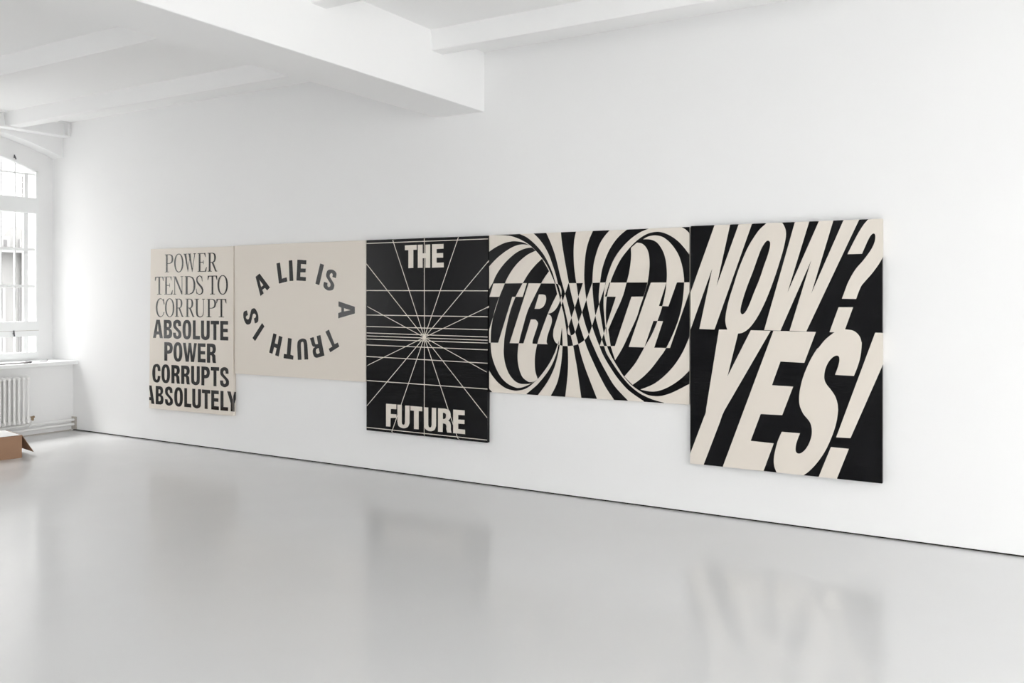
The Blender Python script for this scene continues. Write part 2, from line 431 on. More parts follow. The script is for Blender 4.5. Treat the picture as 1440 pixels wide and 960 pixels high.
# ------------------------------------------------------------------ flat paint on panels
CROPS = {'A': (680, 310, 9), 'B': (820, 310, 9), 'C': (680, 390, 9), 'D': (820, 390, 9), 'E': (680, 475, 9), 'F': (820, 475, 9),
         'a': (960, 300, 9.6), 'b': (1100, 300, 9.6), 'c': (960, 390, 9.6), 'd': (1100, 390, 9.6), 'e': (960, 480, 9.6), 'g': (1100, 480, 9.6),
         'h': (960, 570, 8), 'i': (1100, 570, 8), 'p': (510, 325, 8), 'q': (510, 425, 8), 'r': (510, 525, 8),
         's': (335, 355, 8), 't': (335, 415, 8), 'u': (200, 440, 10.286), 'v': (200, 505, 10.286), 'w': (200, 345, 9.143)}
def spline(pts, n=7):
    if len(pts) < 3: return list(pts)
    P = [pts[0]] + list(pts) + [pts[-1]]; out = []
    for i in range(1, len(P) - 2):
        p0, p1, p2, p3 = P[i - 1], P[i], P[i + 1], P[i + 2]
        for k in range(n):
            t = k / n
            out.append(tuple(0.5 * (2 * p1[j] + (p2[j] - p0[j]) * t + (2 * p0[j] - 5 * p1[j] + 4 * p2[j] - p3[j]) * t * t
                                    + (3 * p1[j] - p0[j] - 3 * p2[j] + p3[j]) * t ** 3) for j in (0, 1)))
    out.append(tuple(pts[-1])); return out
def trace(txt, conv=None):
    """outline text: 'x,y' corner points, ( ... ) a smooth run, a letter picks the frame of reference"""
    cur, run, out = None, None, []
    for tk in txt.split():
        if tk == '(': run = []
        elif tk == ')': out += spline(run); run = None
        elif tk in CROPS: cur = CROPS[tk]
        else:
            x, y = map(float, tk.split(','))
            if conv: p = conv(x, y)
            elif cur: p = (cur[0] + x / cur[2], cur[1] + y / cur[2])
            else: p = (x, y)
            (run if run is not None else out).append(p)
    return out
def fill(ops, clip, step):
    polys = [p for _, p in ops] + [clip]
    codes = [o for o, _ in ops] + ['x']
    edges = []
    ys = set()
    for i, p in enumerate(polys):
        for (x1, y1), (x2, y2) in zip(p, p[1:] + p[:1]):
            ys.add(round(y1, 3))
            if abs(y2 - y1) > 1e-6:
                if y1 > y2: x1, y1, x2, y2 = x2, y2, x1, y1
                edges.append((y1, y2, x1, (x2 - x1) / (y2 - y1), i))
    lo, hi = min(y for _, y in clip), max(y for _, y in clip)
    raw = sorted(y for y in ys if lo <= y <= hi); cuts = [raw[0]]
    for y in raw[1:]:
        if y - cuts[-1] < 0.04: continue
        n = max(1, math.ceil((y - cuts[-1]) / step)); a = cuts[-1]
        cuts += [a + (y - a) * k / n for k in range(1, n + 1)]
    def span(y):            # extent of the (convex) clip outline at height y
        y = min(max(y, lo + 1e-4), hi - 1e-4)
        xs = [x1 + (y - y1) / (y2 - y1) * (x2 - x1) for (x1, y1), (x2, y2) in zip(clip, clip[1:] + clip[:1]) if (y1 - y) * (y2 - y) < 0]
        return (min(xs), max(xs)) if len(xs) > 1 else (-1e9, 1e9)
    edges.sort()
    quads = []; active = []; ei = 0
    for y0, y1 in zip(cuts[:-1], cuts[1:]):
        ym = (y0 + y1) / 2
        while ei < len(edges) and edges[ei][0] <= ym: active.append(edges[ei]); ei += 1
        active = [e for e in active if e[1] > ym]
        ev = sorted((e[2] + (ym - e[0]) * e[3], e[3], e[4]) for e in active)
        st_ = [False] * len(polys); on = False; start = None
        for x, s, i in ev:
            st_[i] = not st_[i]
            f = False
            for c, b in zip(codes, st_):
                if b:
                    if c == '+': f = True
                    elif c == '-': f = False
                    elif c == '^': f = not f
                elif c == 'x': f = False
            if f and not on: start, on = (x, s), True
            elif on and not f:
                on = False
                if x - start[0] > 1e-4:
                    d0, d1 = y0 - ym, y1 - ym
                    a0, b0 = start[0] + start[1] * d0, x + s * d0
                    a1, b1 = start[0] + start[1] * d1, x + s * d1
                    (l0, r0), (l1, r1) = span(y0), span(y1)
                    a0, b0, a1, b1 = max(a0, l0), min(b0, r0), max(a1, l1), min(b1, r1)
                    if b0 < a0: a0 = b0 = (a0 + b0) / 2
                    if b1 < a1: a1 = b1 = (a1 + b1) / 2
                    quads.append(((a0, y0), (b0, y0), (b1, y1), (a1, y1)))
    return quads
LIFT = 0.0006
class Painting:
    def __init__(s, label, corners, depth, body):
        s.depth = depth; s.Y = WALL - depth
        s.quad_px = corners
        s.front = [on_y(u, v, s.Y) for u, v in corners]            # TL TR BR BL
        c = (s.front[2] + s.front[3]) / 2
        s.root = empty('painting', (c.x, WALL - 0.003, c.z))
        tag(s.root, label, 'painting', 'text paintings in a row on the wall')
        back = [Vector((p.x, WALL - 0.004, p.z)) for p in s.front]
        MB().hexa(s.front, back).build('panel', M[body], s.root, bevel=0.002)
        s.XR = max(s.front[1].x, s.front[2].x)
        s.side_px = [to_px(s.front[1]), to_px(back[1]), to_px(back[2]), to_px(s.front[2])]
    def paint(s, name, material, groups, label=None, side=False, step=0.8, names=None, lift=LIFT):
        """one child mesh for each group (a letter, a line)"""
        for gi, ops in enumerate(groups):
            mb = MB()
            for q in fill(ops, s.quad_px, step):
                mb.quad(*[on_y(u, v, s.Y - lift) for u, v in q])
            if side:
                for q in fill(ops, s.side_px, step):
                    if max(p[0] for p in q) - min(p[0] for p in q) > 0.02:
                        pts = []
                        for u, v in q:
                            p = on_x(u, v, s.XR); p.x = s.XR + lift
                            p.y = max(s.Y, min(WALL - 0.004, p.y)); pts.append(p)
                        mb.quad(*pts)
            if mb.f:
                o = mb.build(name, M[material], s.root)
                if label: o['label'] = label.replace('#', names[gi]) if names else label

# ---- glyphs of the condensed bold sans and of the narrow serif (unit box, y up)
def ell(cx, cy, rx, ry, e=2.0, n=40):
    out = []
    for k in range(n):
        a = 2 * math.pi * k / n; c, s_ = math.cos(a), math.sin(a)
        out.append((cx + rx * math.copysign(abs(c) ** (2 / e), c), cy + ry * math.copysign(abs(s_) ** (2 / e), s_)))
    return out
def T(x): return trace(x)
def rect(x0, y0, x1, y1): return [(x0, y0), (x1, y0), (x1, y1), (x0, y1)]
BOLD = {
 'A': [('+', T('0,0 .34,1 .70,1 1,0 .69,0 .63,.19 .37,.19 .30,0')), ('-', T('.41,.36 .59,.36 .5,.80'))],
 'B': [('+', T('0,0 0,1 ( .6,1 .85,.94 .95,.76 .87,.6 .7,.53 ) ( .7,.53 .92,.45 1,.27 .9,.07 .6,0 )')),
       ('-', T('.36,.82 ( .5,.82 .6,.78 .62,.72 .58,.63 .5,.61 ) .36,.61')), ('-', T('.36,.44 ( .5,.44 .61,.40 .64,.31 .6,.22 .5,.18 ) .36,.18'))],
 'S': [('+', T('.96,.68 .62,.68 ( .62,.68 .61,.78 .5,.85 .39,.80 .36,.73 .42,.64 .7,.5 .93,.38 1,.25 .93,.08 .5,-.02 .08,.08 0,.32 ) .34,.32 ( .34,.32 .38,.2 .5,.14 .62,.19 .65,.26 .58,.35 .3,.48 .08,.6 .02,.75 .1,.93 .5,1.02 .89,.93 .96,.68 )'))],
 'O': [('+', ell(.5, .5, .5, .52, 2.5)), ('-', ell(.5, .5, .155, .35, 2.6))],
 'L': [('+', T('0,0 0,1 .4,1 .4,.19 1,.19 1,0'))],
 'U': [('+', T('0,1 .35,1 ( .35,.30 .39,.19 .5,.15 .61,.19 .65,.30 ) .65,1 1,1 ( 1,.32 .93,.08 .5,-.02 .07,.08 0,.32 )'))],
 'T': [('+', T('0,1 1,1 1,.81 .68,.81 .68,0 .32,0 .32,.81 0,.81'))],
 'E': [('+', T('0,0 0,1 .98,1 .98,.81 .38,.81 .38,.6 .93,.6 .93,.42 .38,.42 .38,.19 1,.19 1,0'))],
 'P': [('+', T('0,0 0,1 ( .55,1 .86,.94 1,.71 .87,.46 .55,.38 ) .36,.38 .36,0')), ('-', T('.36,.82 ( .48,.82 .6,.78 .64,.69 .6,.6 .48,.56 ) .36,.56'))],
 'W': [('+', T('0,1 .21,1 .32,.33 .41,1 .60,1 .69,.33 .80,1 1,1 .80,0 .58,0 .5,.52 .42,0 .2,0'))],
 'R': [('+', T('0,0 0,1 ( .6,1 .87,.94 .97,.73 .9,.56 .72,.48 ) ( .72,.48 .9,.4 .93,.25 .95,.1 1,0 ) ( .64,0 .58,.15 .57,.3 .5,.39 .36,.4 ) .36,0')),
       ('-', T('.36,.82 ( .5,.82 .6,.78 .62,.70 .58,.61 .5,.57 ) .36,.57'))],
 'C': [('+', T('( 1,.63 .95,.86 .8,.98 .5,1.02 .14,.92 0,.65 0,.35 .14,.08 .5,-.02 .85,.06 1,.36 ) ( .66,.36 .62,.19 .5,.14 .38,.21 .36,.4 .36,.6 .38,.79 .5,.86 .62,.81 .66,.63 )'))],
 'Y': [('+', T('0,1 .33,1 .5,.62 .68,1 1,1 .67,.4 .67,0 .33,0 .33,.4'))],
}
SERIF = {
 'P': [('+', rect(.14, 0, .33, 1)), ('+', rect(0, 0, .5, .035)), ('+', rect(0, .965, .5, 1)),
       ('+', T('.3,1 ( .58,1 .88,.94 1,.75 .88,.54 .58,.47 ) .33,.47')), ('-', T('.33,.96 ( .55,.96 .74,.9 .8,.75 .74,.58 .55,.51 ) .33,.51'))],
 'O': [('+', ell(.5, .5, .5, .52, 2.1)), ('-', ell(.5, .5, .33, .475, 2.1))],
 'W': [('+', T('.06,1 .22,1 .39,.12 .345,0')), ('+', T('.33,0 .37,0 .55,.92 .51,.92')), ('+', T('.40,1 .56,1 .73,.12 .69,0')),
       ('+', T('.675,0 .715,0 .94,1 .89,1')), ('+', rect(0, .965, .3, 1)), ('+', rect(.34, .965, .6, 1)), ('+', rect(.8, .965, 1, 1))],
 'E': [('+', rect(.12, 0, .31, 1)), ('+', rect(0, 0, .95, .035)), ('+', rect(0, .965, .85, 1)), ('+', rect(.3, .49, .62, .53)),
       ('+', T('.85,1 .89,.78 .84,.78 .7,.965')), ('+', T('1,.25 .95,.25 .78,.035 .94,0')), ('+', rect(.61, .4, .66, .62))],
 'R': [('+', rect(.12, 0, .31, 1)), ('+', rect(0, 0, .45, .035)), ('+', rect(0, .965, .5, 1)),
       ('+', T('.3,1 ( .52,1 .76,.94 .86,.75 .76,.54 .52,.47 ) .31,.47')), ('-', T('.31,.96 ( .5,.96 .63,.9 .67,.75 .63,.58 .5,.51 ) .31,.51')),
       ('+', T('.42,.47 .6,.49 .92,.04 1,.03 1,0 .8,0'))],
 'T': [('+', rect(.41, 0, .59, 1)), ('+', rect(.02, .955, .98, 1)), ('+', T('.02,1 0,.76 .05,.76 .17,.955')), ('+', T('.98,1 1,.76 .95,.76 .83,.955')), ('+', rect(.24, 0, .76, .035))],
 'N': [('+', rect(.12, 0, .18, 1)), ('+', rect(.83, 0, .89, 1)), ('+', T('.08,1 .27,1 .89,.1 .89,0 .82,0')), ('+', rect(0, .965, .25, 1)), ('+', rect(0, 0, .3, .035)), ('+', rect(.71, .965, 1, 1))],
 'D': [('+', rect(.1, 0, .2, 1)), ('+', rect(0, 0, .4, .035)), ('+', rect(0, .965, .4, 1)), ('+', T('.2,1 ( .45,1 .8,.92 1,.66 1,.34 .8,.08 .45,0 ) .2,0')),
       ('-', T('.28,.962 ( .45,.962 .7,.87 .83,.66 .83,.34 .7,.13 .45,.038 ) .28,.038')), ('+', rect(.12, 0, .29, 1))],
 'S': [('+', T('.84,1.01 .88,.7 .82,.7 ( .82,.7 .74,.9 .5,.975 .28,.93 .2,.82 .25,.72 .5,.58 .86,.41 1,.24 .9,.06 .5,-.02 .25,.02 .1,.06 ) .06,0 .0,.32 .06,.32 ( .06,.32 .17,.1 .45,.025 .7,.07 .8,.18 .74,.3 .5,.43 .15,.6 .02,.77 .12,.95 .48,1.02 .68,.99 .8,.96 )'))],
 'C': [('+', ell(.52, .5, .52, .52, 2.1)), ('-', ell(.57, .5, .38, .475, 2.1)), ('-', rect(.84, .26, 1.2, .70)), ('+', T('.93,1.01 .97,.66 .92,.66 .8,.93')), ('-', rect(.995, -.1, 1.3, 1.1))],
 'U': [('+', rect(.13, .28, .30, 1)), ('+', rect(.83, .28, .88, 1)), ('+', T('( .13,.3 .2,.08 .5,-.02 .8,.07 .88,.3 ) ( .83,.3 .75,.1 .54,.035 .36,.1 .30,.3 )')), ('+', rect(0, .965, .44, 1)), ('+', rect(.7, .965, 1, 1))],
}
def set_line(font, crop, letters, top, bot):
    """letters: (char, x0, x1); top / bot: ((x, y), (x, y)) straight lines of the cap height and the base line"""
    cx, cy, sc = CROPS[crop]
    lin = lambda L, x: L[0][1] + (L[1][1] - L[0][1]) * (x - L[0][0]) / (L[1][0] - L[0][0])
    out = []
    for ch, x0, x1 in letters:
        def cv(p):
            x = x0 + (x1 - x0) * p[0]; y = lin(bot, x) + (lin(top, x) - lin(bot, x)) * p[1]
            return (cx + x / sc, cy + y / sc)
        out.append([(o, [cv(p) for p in poly]) for o, poly in font[ch]])
    return out
def set_affine(font, ch, crop, centre, w, up):
    cx, cy, sc = CROPS[crop]; out = []
    for o, poly in font[ch]:
        out.append((o, [(cx + (centre[0] + w[0] * (x - .5) + up[0] * (y - .5)) / sc, cy + (centre[1] + w[1] * (x - .5) + up[1] * (y - .5)) / sc) for x, y in poly]))
    return out

# ---- painting 1
P1 = Painting('cream panel reading POWER TENDS TO CORRUPT, leftmost and nearest the window', [(211.9, 350.2), (328.1, 346.1), (327.4, 584.7), (209.7, 573.8)], 0.042, 'cream')
P1.paint('letter', 'ink', set_line(SERIF, 'w', [('P', 290, 400), ('O', 410, 530), ('W', 530, 690), ('E', 712, 830), ('R', 840, 965)], ((300, 116), (950, 92)), ((300, 345), (950, 335))), 'thin serif letter # in the top line', names='POWER')
P1.paint('letter', 'ink', set_line(SERIF, 'w', [('T', 163, 275), ('E', 283, 392), ('N', 398, 530), ('D', 545, 680), ('S', 692, 785), ('T', 840, 965), ('O', 967, 1102)], ((163, 403), (965, 387)), ((163, 632), (965, 629))), 'thin serif letter # in the second line', names='TENDSTO')
P1.paint('letter', 'ink', set_line(SERIF, 'w', [('C', 175, 287), ('O', 293, 413), ('R', 420, 532), ('R', 555, 672), ('U', 672, 808), ('P', 828, 950), ('T', 952, 1083)], ((175, 682), (1083, 688)), ((175, 916), (1083, 923))), 'thin serif letter # in the third line', names='CORRUPT')
P1.paint('letter', 'ink', set_line(BOLD, 'u', [('A', 155, 297), ('B', 312, 433), ('S', 445, 567), ('O', 583, 710), ('L', 732, 835), ('U', 850, 976), ('T', 990, 1112), ('E', 1128, 1245)], ((155, 95), (1245, 115)), ((155, 359), (1245, 398))), 'bold black letter # of ABSOLUTE', names='ABSOLUTE')
P1.paint('letter', 'ink', set_line(BOLD, 'u', [('P', 319, 442), ('O', 452, 580), ('W', 588, 790), ('E', 803, 917), ('R', 935, 1070)], ((318, 420), (1070, 445)), ((318, 688), (1070, 724))), 'bold black letter # of POWER', names='POWER')
P1.paint('letter', 'ink', set_line(BOLD, 'v', [('C', 147, 265), ('O', 278, 402), ('R', 422, 547), ('R', 564, 690), ('U', 708, 832), ('P', 855, 978), ('T', 992, 1113), ('S', 1125, 1255)], ((422, 82), (1050, 112)), ((430, 347), (1050, 389))), 'bold black letter # of CORRUPTS', names='CORRUPTS')
P1.paint('letter', 'ink', set_line(BOLD, 'v', [('A', 36, 178), ('B', 195, 308), ('S', 328, 443), ('O', 463, 588), ('L', 608, 710), ('U', 723, 850), ('T', 863, 985), ('E', 998, 1110), ('L', 1131, 1243), ('Y', 1228, 1385)], ((200, 385), (1050, 449)), ((200, 649), (1050, 730))), 'bold black letter # of ABSOLUTELY', side=True, names='ABSOLUTELY')

# ---- painting 2
P2 = Painting('cream panel with A LIE IS A TRUTH IS lettered in an oval', [(329.6, 345.4), (514.9, 337.6), (514.7, 537), (330.0, 525.1)], 0.032, 'cream')
def G(*polys): return [(o, trace(t)) for o, t in polys]
P2.paint('letter', 'ink', [G(('+', 's 195,272 240,235 357,392 325,426 300,398 270,420 287,458 250,490'), ('-', 's 238,307 283,367 258,387'))], 'slanted letter A')
P2.paint('letter', 'ink', [G(('+', 's 430,122 470,112 492,293 545,278 553,325 458,350')), G(('+', 's 568,90 608,85 620,318 578,320')),
    G(('+', 's 665,80 767,86 765,133 706,128 704,178 760,180 757,223 700,222 698,272 762,276 760,320 655,314'))], 'letter # of LIE at the top of the oval', names='LIE')
P2.paint('letter', 'ink', [G(('+', 's 922,122 965,138 912,367 868,350')), set_affine(BOLD, 'S', 's', (1034, 309), (118, 42), (56, -222))], 'letter # of IS at the upper right of the oval', names='IS')
P2.paint('letter', 'ink', [G(('+', 's 1128,548 1312,610 1312,685 1125,740 1125,680 1160,668 1160,620 1128,605'), ('-', 's 1190,625 1262,648 1190,661'))], 'letter A turned sideways')
P2.paint('letter', 'ink', [G(('+', 't 980,410 1020,385 1085,550 1120,530 1138,577 1035,642 1018,602 1058,577')),
    G(('+', 't 882,458 925,447 970,678 ( 920,695 880,703 855,690 840,655 838,620 848,595 865,582 ) ( 865,582 840,575 828,555 818,520 805,483 ) 848,470 ( 848,470 862,530 872,550 898,548 )'), ('-', 't 905,592 917,648 895,660 880,655 873,630 878,605')),
    G(('+', 't 670,727 ( 663,570 672,515 717,487 762,500 778,550 ) 788,722 745,724 ( 738,560 733,530 720,524 707,535 705,570 ) 712,725')),
    G(('+', 't 560,480 602,488 588,668 622,680 618,725 510,708 514,658 546,664')),
    G(('+', 't 395,427 432,440 412,540 443,551 458,455 498,470 455,690 415,675 433,595 404,583 385,660 348,645'))], 'upside-down letter # of TRUTH', names='TRUTH')
P2.paint('letter', 'ink', [G(('+', 't 268,312 295,350 190,515 160,480')), set_affine(BOLD, 'S', 't', (142, 240), (-34, -166), (-158, 34))], 'upside-down letter # of IS at the lower left', names='IS')

# ---- painting 3
P3 = Painting('black panel with THE FUTURE and thin white lines bursting from one point', [(515.3, 337.6), (686.4, 331.2), (685.0, 622.6), (515.2, 604.6)], 0.042, 'black')
def seg(p, q, w):
    (x1, y1), (x2, y2) = p, q; l = math.hypot(x2 - x1, y2 - y1); nx, ny = -(y2 - y1) / l * w / 2, (x2 - x1) / l * w / 2
    return [(x1 + nx, y1 + ny), (x2 + nx, y2 + ny), (x2 - nx, y2 - ny), (x1 - nx, y1 - ny)]
def pp(c, x, y): o = CROPS[c]; return (o[0] + x / o[2], o[1] + y / o[2])
hl = [('p', 138, 86), ('p', 667, 670), ('q', 142, 162), ('q', 271, 308), ('q', 343, 390), ('q', 377, 426), ('q', 412, 458), ('q', 478, 534), ('q', 608, 685), ('r', 78, 175), ('r', 605, 750)]
P3.paint('level_line', 'cream', [[('+', seg(pp(c, 30, a - (b - a) * 15 / 1365), pp(c, 1425, b + (b - a) * 15 / 1365), 1.05))] for c, a, b in hl], 'thin level line', step=0.12, lift=0.0009)
ends = [('p', 693, 60), ('p', 333, 85), ('p', 1086, 40), ('p', 33, 355), ('p', 1440, 306), ('p', 30, 835), ('p', 1440, 838), ('q', 25, 722), ('q', 1440, 809), ('r', 25, 390), ('r', 1400, 497), ('r', 315, 692), ('r', 1085, 775), ('r', 692, 730)]
ctr = pp('q', 694, 394)
P3.paint('ray_line', 'cream', [[('+', seg(ctr, pp(*e), 0.85))] for e in ends] + [[('+', seg(pp('r', 1396, 492), pp('r', 1440, 520), 0.85))]], 'thin ray from one point', side=True, step=3)
P3.paint('burst_point', 'cream', [[('+', ell(ctr[0], ctr[1], 2.3, 2.3))]], 'small cream burst point', lift=0.0014)
P3.paint('letter', 'cream', [G(('+', 'p 475,160 608,153 608,208 570,209 570,412 514,415 514,212 475,213')),
    G(('+', 'p 620,153 675,151 675,249 706,248 706,151 760,149 760,410 706,411 706,303 675,303 675,411 620,412')),
    G(('+', 'p 780,147 910,143 910,195 832,200 832,247 905,245 905,297 832,298 832,355 912,352 912,406 780,410'))], 'bold cream letter # of THE', names='THE', lift=0.0012)
P3.paint('letter', 'cream', [G(('+', 'r 263,340 378,348 378,401 316,397 316,455 380,460 380,498 314,500 312,597 263,594')),
    G(('+', 'r 390,350 ( 391,540 405,590 455,615 505,602 527,560 ) 528,362 478,360 ( 476,545 471,570 458,577 445,568 440,545 ) 440,353')),
    G(('+', 'r 538,365 670,376 670,425 630,422 630,628 577,624 577,418 538,414')),
    G(('+', 'r 688,379 ( 689,570 705,622 755,648 805,636 826,590 ) 827,388 778,385 ( 776,580 769,602 757,607 745,600 738,578 ) 738,383')),
    G(('+', 'r 848,390 ( 925,395 970,412 988,450 986,500 962,530 ) ( 962,530 983,548 992,590 992,630 1000,667 ) 950,663 ( 950,663 942,625 942,590 930,567 902,560 ) 900,658 848,654'), ('-', 'r 902,440 ( 918,442 935,455 938,480 930,505 912,512 ) 902,512')),
    G(('+', 'r 1018,405 1148,415 1148,470 1075,465 1075,518 1145,522 1145,568 1075,563 1075,625 1152,632 1152,682 1018,670'))], 'bold cream letter # of FUTURE', names='FUTURE', lift=0.0012)

# ---- painting 4
P4 = Painting('black and cream striped panel with TRUTH across two swirling rings', [(687.7, 330.7), (969.5, 318.9), (969.5, 568.9), (687.7, 551.0)], 0.032, 'cream')
ops4 = [('+', 'A 100,170 ( 120,184 300,189 400,213 490,252 580,308 650,370 700,425 765,510 815,590 860,690 900,790 C 930,207 ) ( C 930,212 870,330 815,455 760,600 710,740 680,840 E 655,200 648,300 655,420 685,517 ) ( E 685,522 760,430 840,310 900,190 935,90 955,30 ) ( E 950,70 925,190 875,320 800,445 690,580 600,660 545,705 ) E 540,730 690,740 ( E 695,712 780,600 840,500 890,390 925,280 950,170 962,100 C 975,760 990,640 ) ( C 992,640 998,760 1000,860 E 990,250 970,400 940,540 900,640 855,722 ) E 850,755 1035,765 ( E 1035,735 1055,560 1068,400 1070,250 1065,105 C 1055,730 1038,600 1012,450 985,350 950,200 910,70 A 875,670 830,560 770,445 700,352 620,270 540,208 460,172 ) A 455,140 100,140'),
 ('+', '( A 740,482 650,570 570,670 497,790 C 405,245 340,420 295,600 265,760 258,860 E 255,200 275,330 320,450 390,540 460,578 540,583 600,577 ) ( E 685,520 640,548 600,558 560,550 490,490 445,370 430,230 445,75 C 500,620 560,420 640,250 730,72 A 780,710 830,640 )'),
 ('+', '( A 615,342 540,350 450,385 370,440 280,525 200,625 150,710 115,790 62,880 ) A 30,900 E 30,350 ( E 55,385 120,490 200,580 290,640 380,665 440,666 520,647 590,607 685,522 ) ( E 640,555 600,578 520,615 450,632 400,625 300,575 210,480 140,340 100,200 90,65 C 95,680 112,550 135,440 165,340 200,245 270,75 A 310,710 380,600 460,510 560,430 660,382 )'),
 ('+', '( A 578,315 540,292 480,272 400,262 330,268 250,290 150,340 62,400 ) A 40,410 40,610 ( A 62,590 160,485 250,410 340,350 420,315 480,303 540,305 578,315 )'),
 ('+', 'E 50,620 62,632 110,685 110,720 50,720'),
 ('+', 'B 1240,60 ( 1250,85 1300,115 1350,165 ) 1400,165 1400,60'),
 ('+', 'A 625,130 ( 635,165 700,230 770,325 830,440 880,580 915,690 C 945,90 1000,290 1040,460 1075,620 1105,740 E 1135,105 1155,220 1180,360 1205,530 1235,745 ) E 1240,790 1445,800 ( E 1430,755 1350,550 1290,390 1235,220 1200,80 C 1160,690 1110,505 1065,330 1030,200 975,0 A 930,530 890,390 840,260 795,160 ) A 785,130'),
 ('+', 'A 978,130 ( 980,158 990,260 1015,430 1045,600 1080,790 C 1115,230 1155,385 1205,570 1240,680 E 1278,30 F 60,150 130,310 200,460 290,630 385,772 ) F 400,810 590,820 ( F 560,785 400,610 290,430 200,260 140,130 85,0 C 1330,715 1290,600 1245,435 1200,240 1175,75 A 1160,700 1145,560 1140,400 1148,250 1168,148 ) A 1174,120'),
 ('+', 'B 130,110 ( 120,140 70,260 35,400 20,550 14,700 D 22,120 42,285 75,450 115,618 160,750 F 205,100 250,210 330,350 430,500 550,640 650,720 765,798 ) F 790,850 1040,860 ( F 1025,820 900,785 800,745 700,690 580,590 470,460 380,330 300,200 268,110 D 237,785 200,660 157,490 128,270 118,65 B 130,580 160,440 200,320 255,220 330,130 ) B 350,100'),
 ('+', 'B 560,85 ( 550,118 470,185 400,265 330,375 280,490 240,620 220,740 D 208,120 198,240 205,362 228,520 262,710 F 305,110 350,215 400,305 455,395 515,485 610,592 720,672 820,722 920,737 1000,731 1100,702 1200,657 1350,578 ) F 1400,560 B 1400,440 ( B 1350,440 1280,345 1200,260 1100,190 1000,150 920,143 820,165 730,215 640,290 550,390 470,500 400,640 345,782 D 305,220 291,350 288,480 293,620 303,765 ) ( D 302,760 282,620 264,450 258,330 266,190 285,65 B 335,620 390,490 470,370 560,270 650,195 740,140 830,103 ) B 850,75'),
 ('-', 'B 605,346 ( 680,280 740,290 790,330 825,400 840,500 838,620 815,785 D 765,240 720,370 680,500 580,720 500,890 F 408,278 ) ( F 404,278 352,110 D 335,770 318,660 ) ( D 318,660 400,470 465,330 515,200 550,65 B 577,680 597,560 608,450 605,350 )'),
 ('-', '( B 760,237 850,240 930,275 990,350 1030,440 1052,550 1060,680 1055,785 D 1040,190 1010,330 970,470 880,700 775,885 F 660,320 522,488 ) F 622,590 ( F 628,592 750,500 860,390 960,260 1050,130 D 1160,660 1230,450 1265,250 1278,65 B 1272,680 1250,560 1210,440 1150,340 1080,260 1000,205 910,188 830,200 760,235 )'),
 ('-', '( D 1350,738 F 1270,160 1180,310 1080,430 970,530 860,600 725,652 ) ( F 725,652 790,668 870,678 950,670 1050,635 1150,580 1250,505 1350,407 ) F 1400,350 D 1400,650'),
 ('^', 'C 125,77 548,72 495,245 363,245 185,826 20,824 200,245 75,245'),
 ('^', 'C 570,74 ( 890,76 940,85 975,120 987,190 970,290 925,385 870,440 810,460 ) ( 810,460 850,485 865,530 858,590 815,720 800,790 800,825 812,846 ) 620,838 ( 620,838 625,790 683,610 685,565 655,531 ) 598,530 505,834 330,830'),
 ('^', 'C 700,215 ( 745,215 780,225 792,260 785,315 755,370 710,397 ) 645,397'),
 ('^', 'C 1075,73 1258,70 ( 1075,620 1063,690 1075,722 1100,732 1135,722 1160,690 ) 1375,68 1552,62 ( 1345,700 1290,780 1220,832 1140,860 1060,868 980,860 915,825 882,750 885,660 )'),
 ('^', 'D 332,64 820,63 767,241 612,243 402,868 210,866 415,244 275,242'),
 ('^', 'D 857,64 1055,63 960,361 1080,365 1187,62 1388,61 1100,892 900,889 1012,552 890,549 775,885 577,879')]
P4.paint('painted_pattern', 'black', [[(o, trace(t)) for o, t in ops4]], 'black swirling stripes that reverse through the word TRUTH', step=0.5)

# ---- painting 5
P5 = Painting('large black panel reading NOW? YES! in slanted cream letters, rightmost', [(971.2, 317.7), (1240.8, 307.3), (1240.8, 679.8), (970.5, 651.3)], 0.042, 'black')
Y_OUT = trace('c 490,702 760,706 e 605,470 c 920,712 1187,720 e 550,955 ( h 462,75 445,110 420,185 ) 235,668 225,700 60,700 60,600 85,540 ( h 240,130 258,85 265,40 ) e 312,940')
E_OUT = trace('c 1225,720 d 455,735 g 298,288 e 1320,270 1205,590 g 148,608 h 1120,108 878,95 765,397 1025,425 910,735 900,765 438,725 450,690')
S_OUT = trace('g 712,450 968,465 ( 968,465 1010,360 1045,250 1065,140 1074,20 d 1070,870 1050,805 1010,752 950,715 850,700 ) ( d 780,703 710,738 650,780 570,850 490,950 g 470,100 390,230 320,380 270,520 238,660 228,770 238,870 i 235,90 280,145 315,195 332,260 330,340 300,430 255,500 210,535 180,540 158,525 150,490 160,420 200,312 ) h 1115,295 ( h 1115,295 1070,400 1040,510 1025,600 1030,680 1055,750 ) 1070,800 i 200,830 ( i 245,780 300,740 370,670 440,580 500,480 550,370 590,260 615,160 628,60 g 752,890 745,830 715,740 660,655 600,580 570,510 570,430 590,350 630,270 680,215 730,190 765,205 772,260 750,350 712,450 )')
UNDER = [('-', Y_OUT), ('-', E_OUT), ('-', S_OUT)]
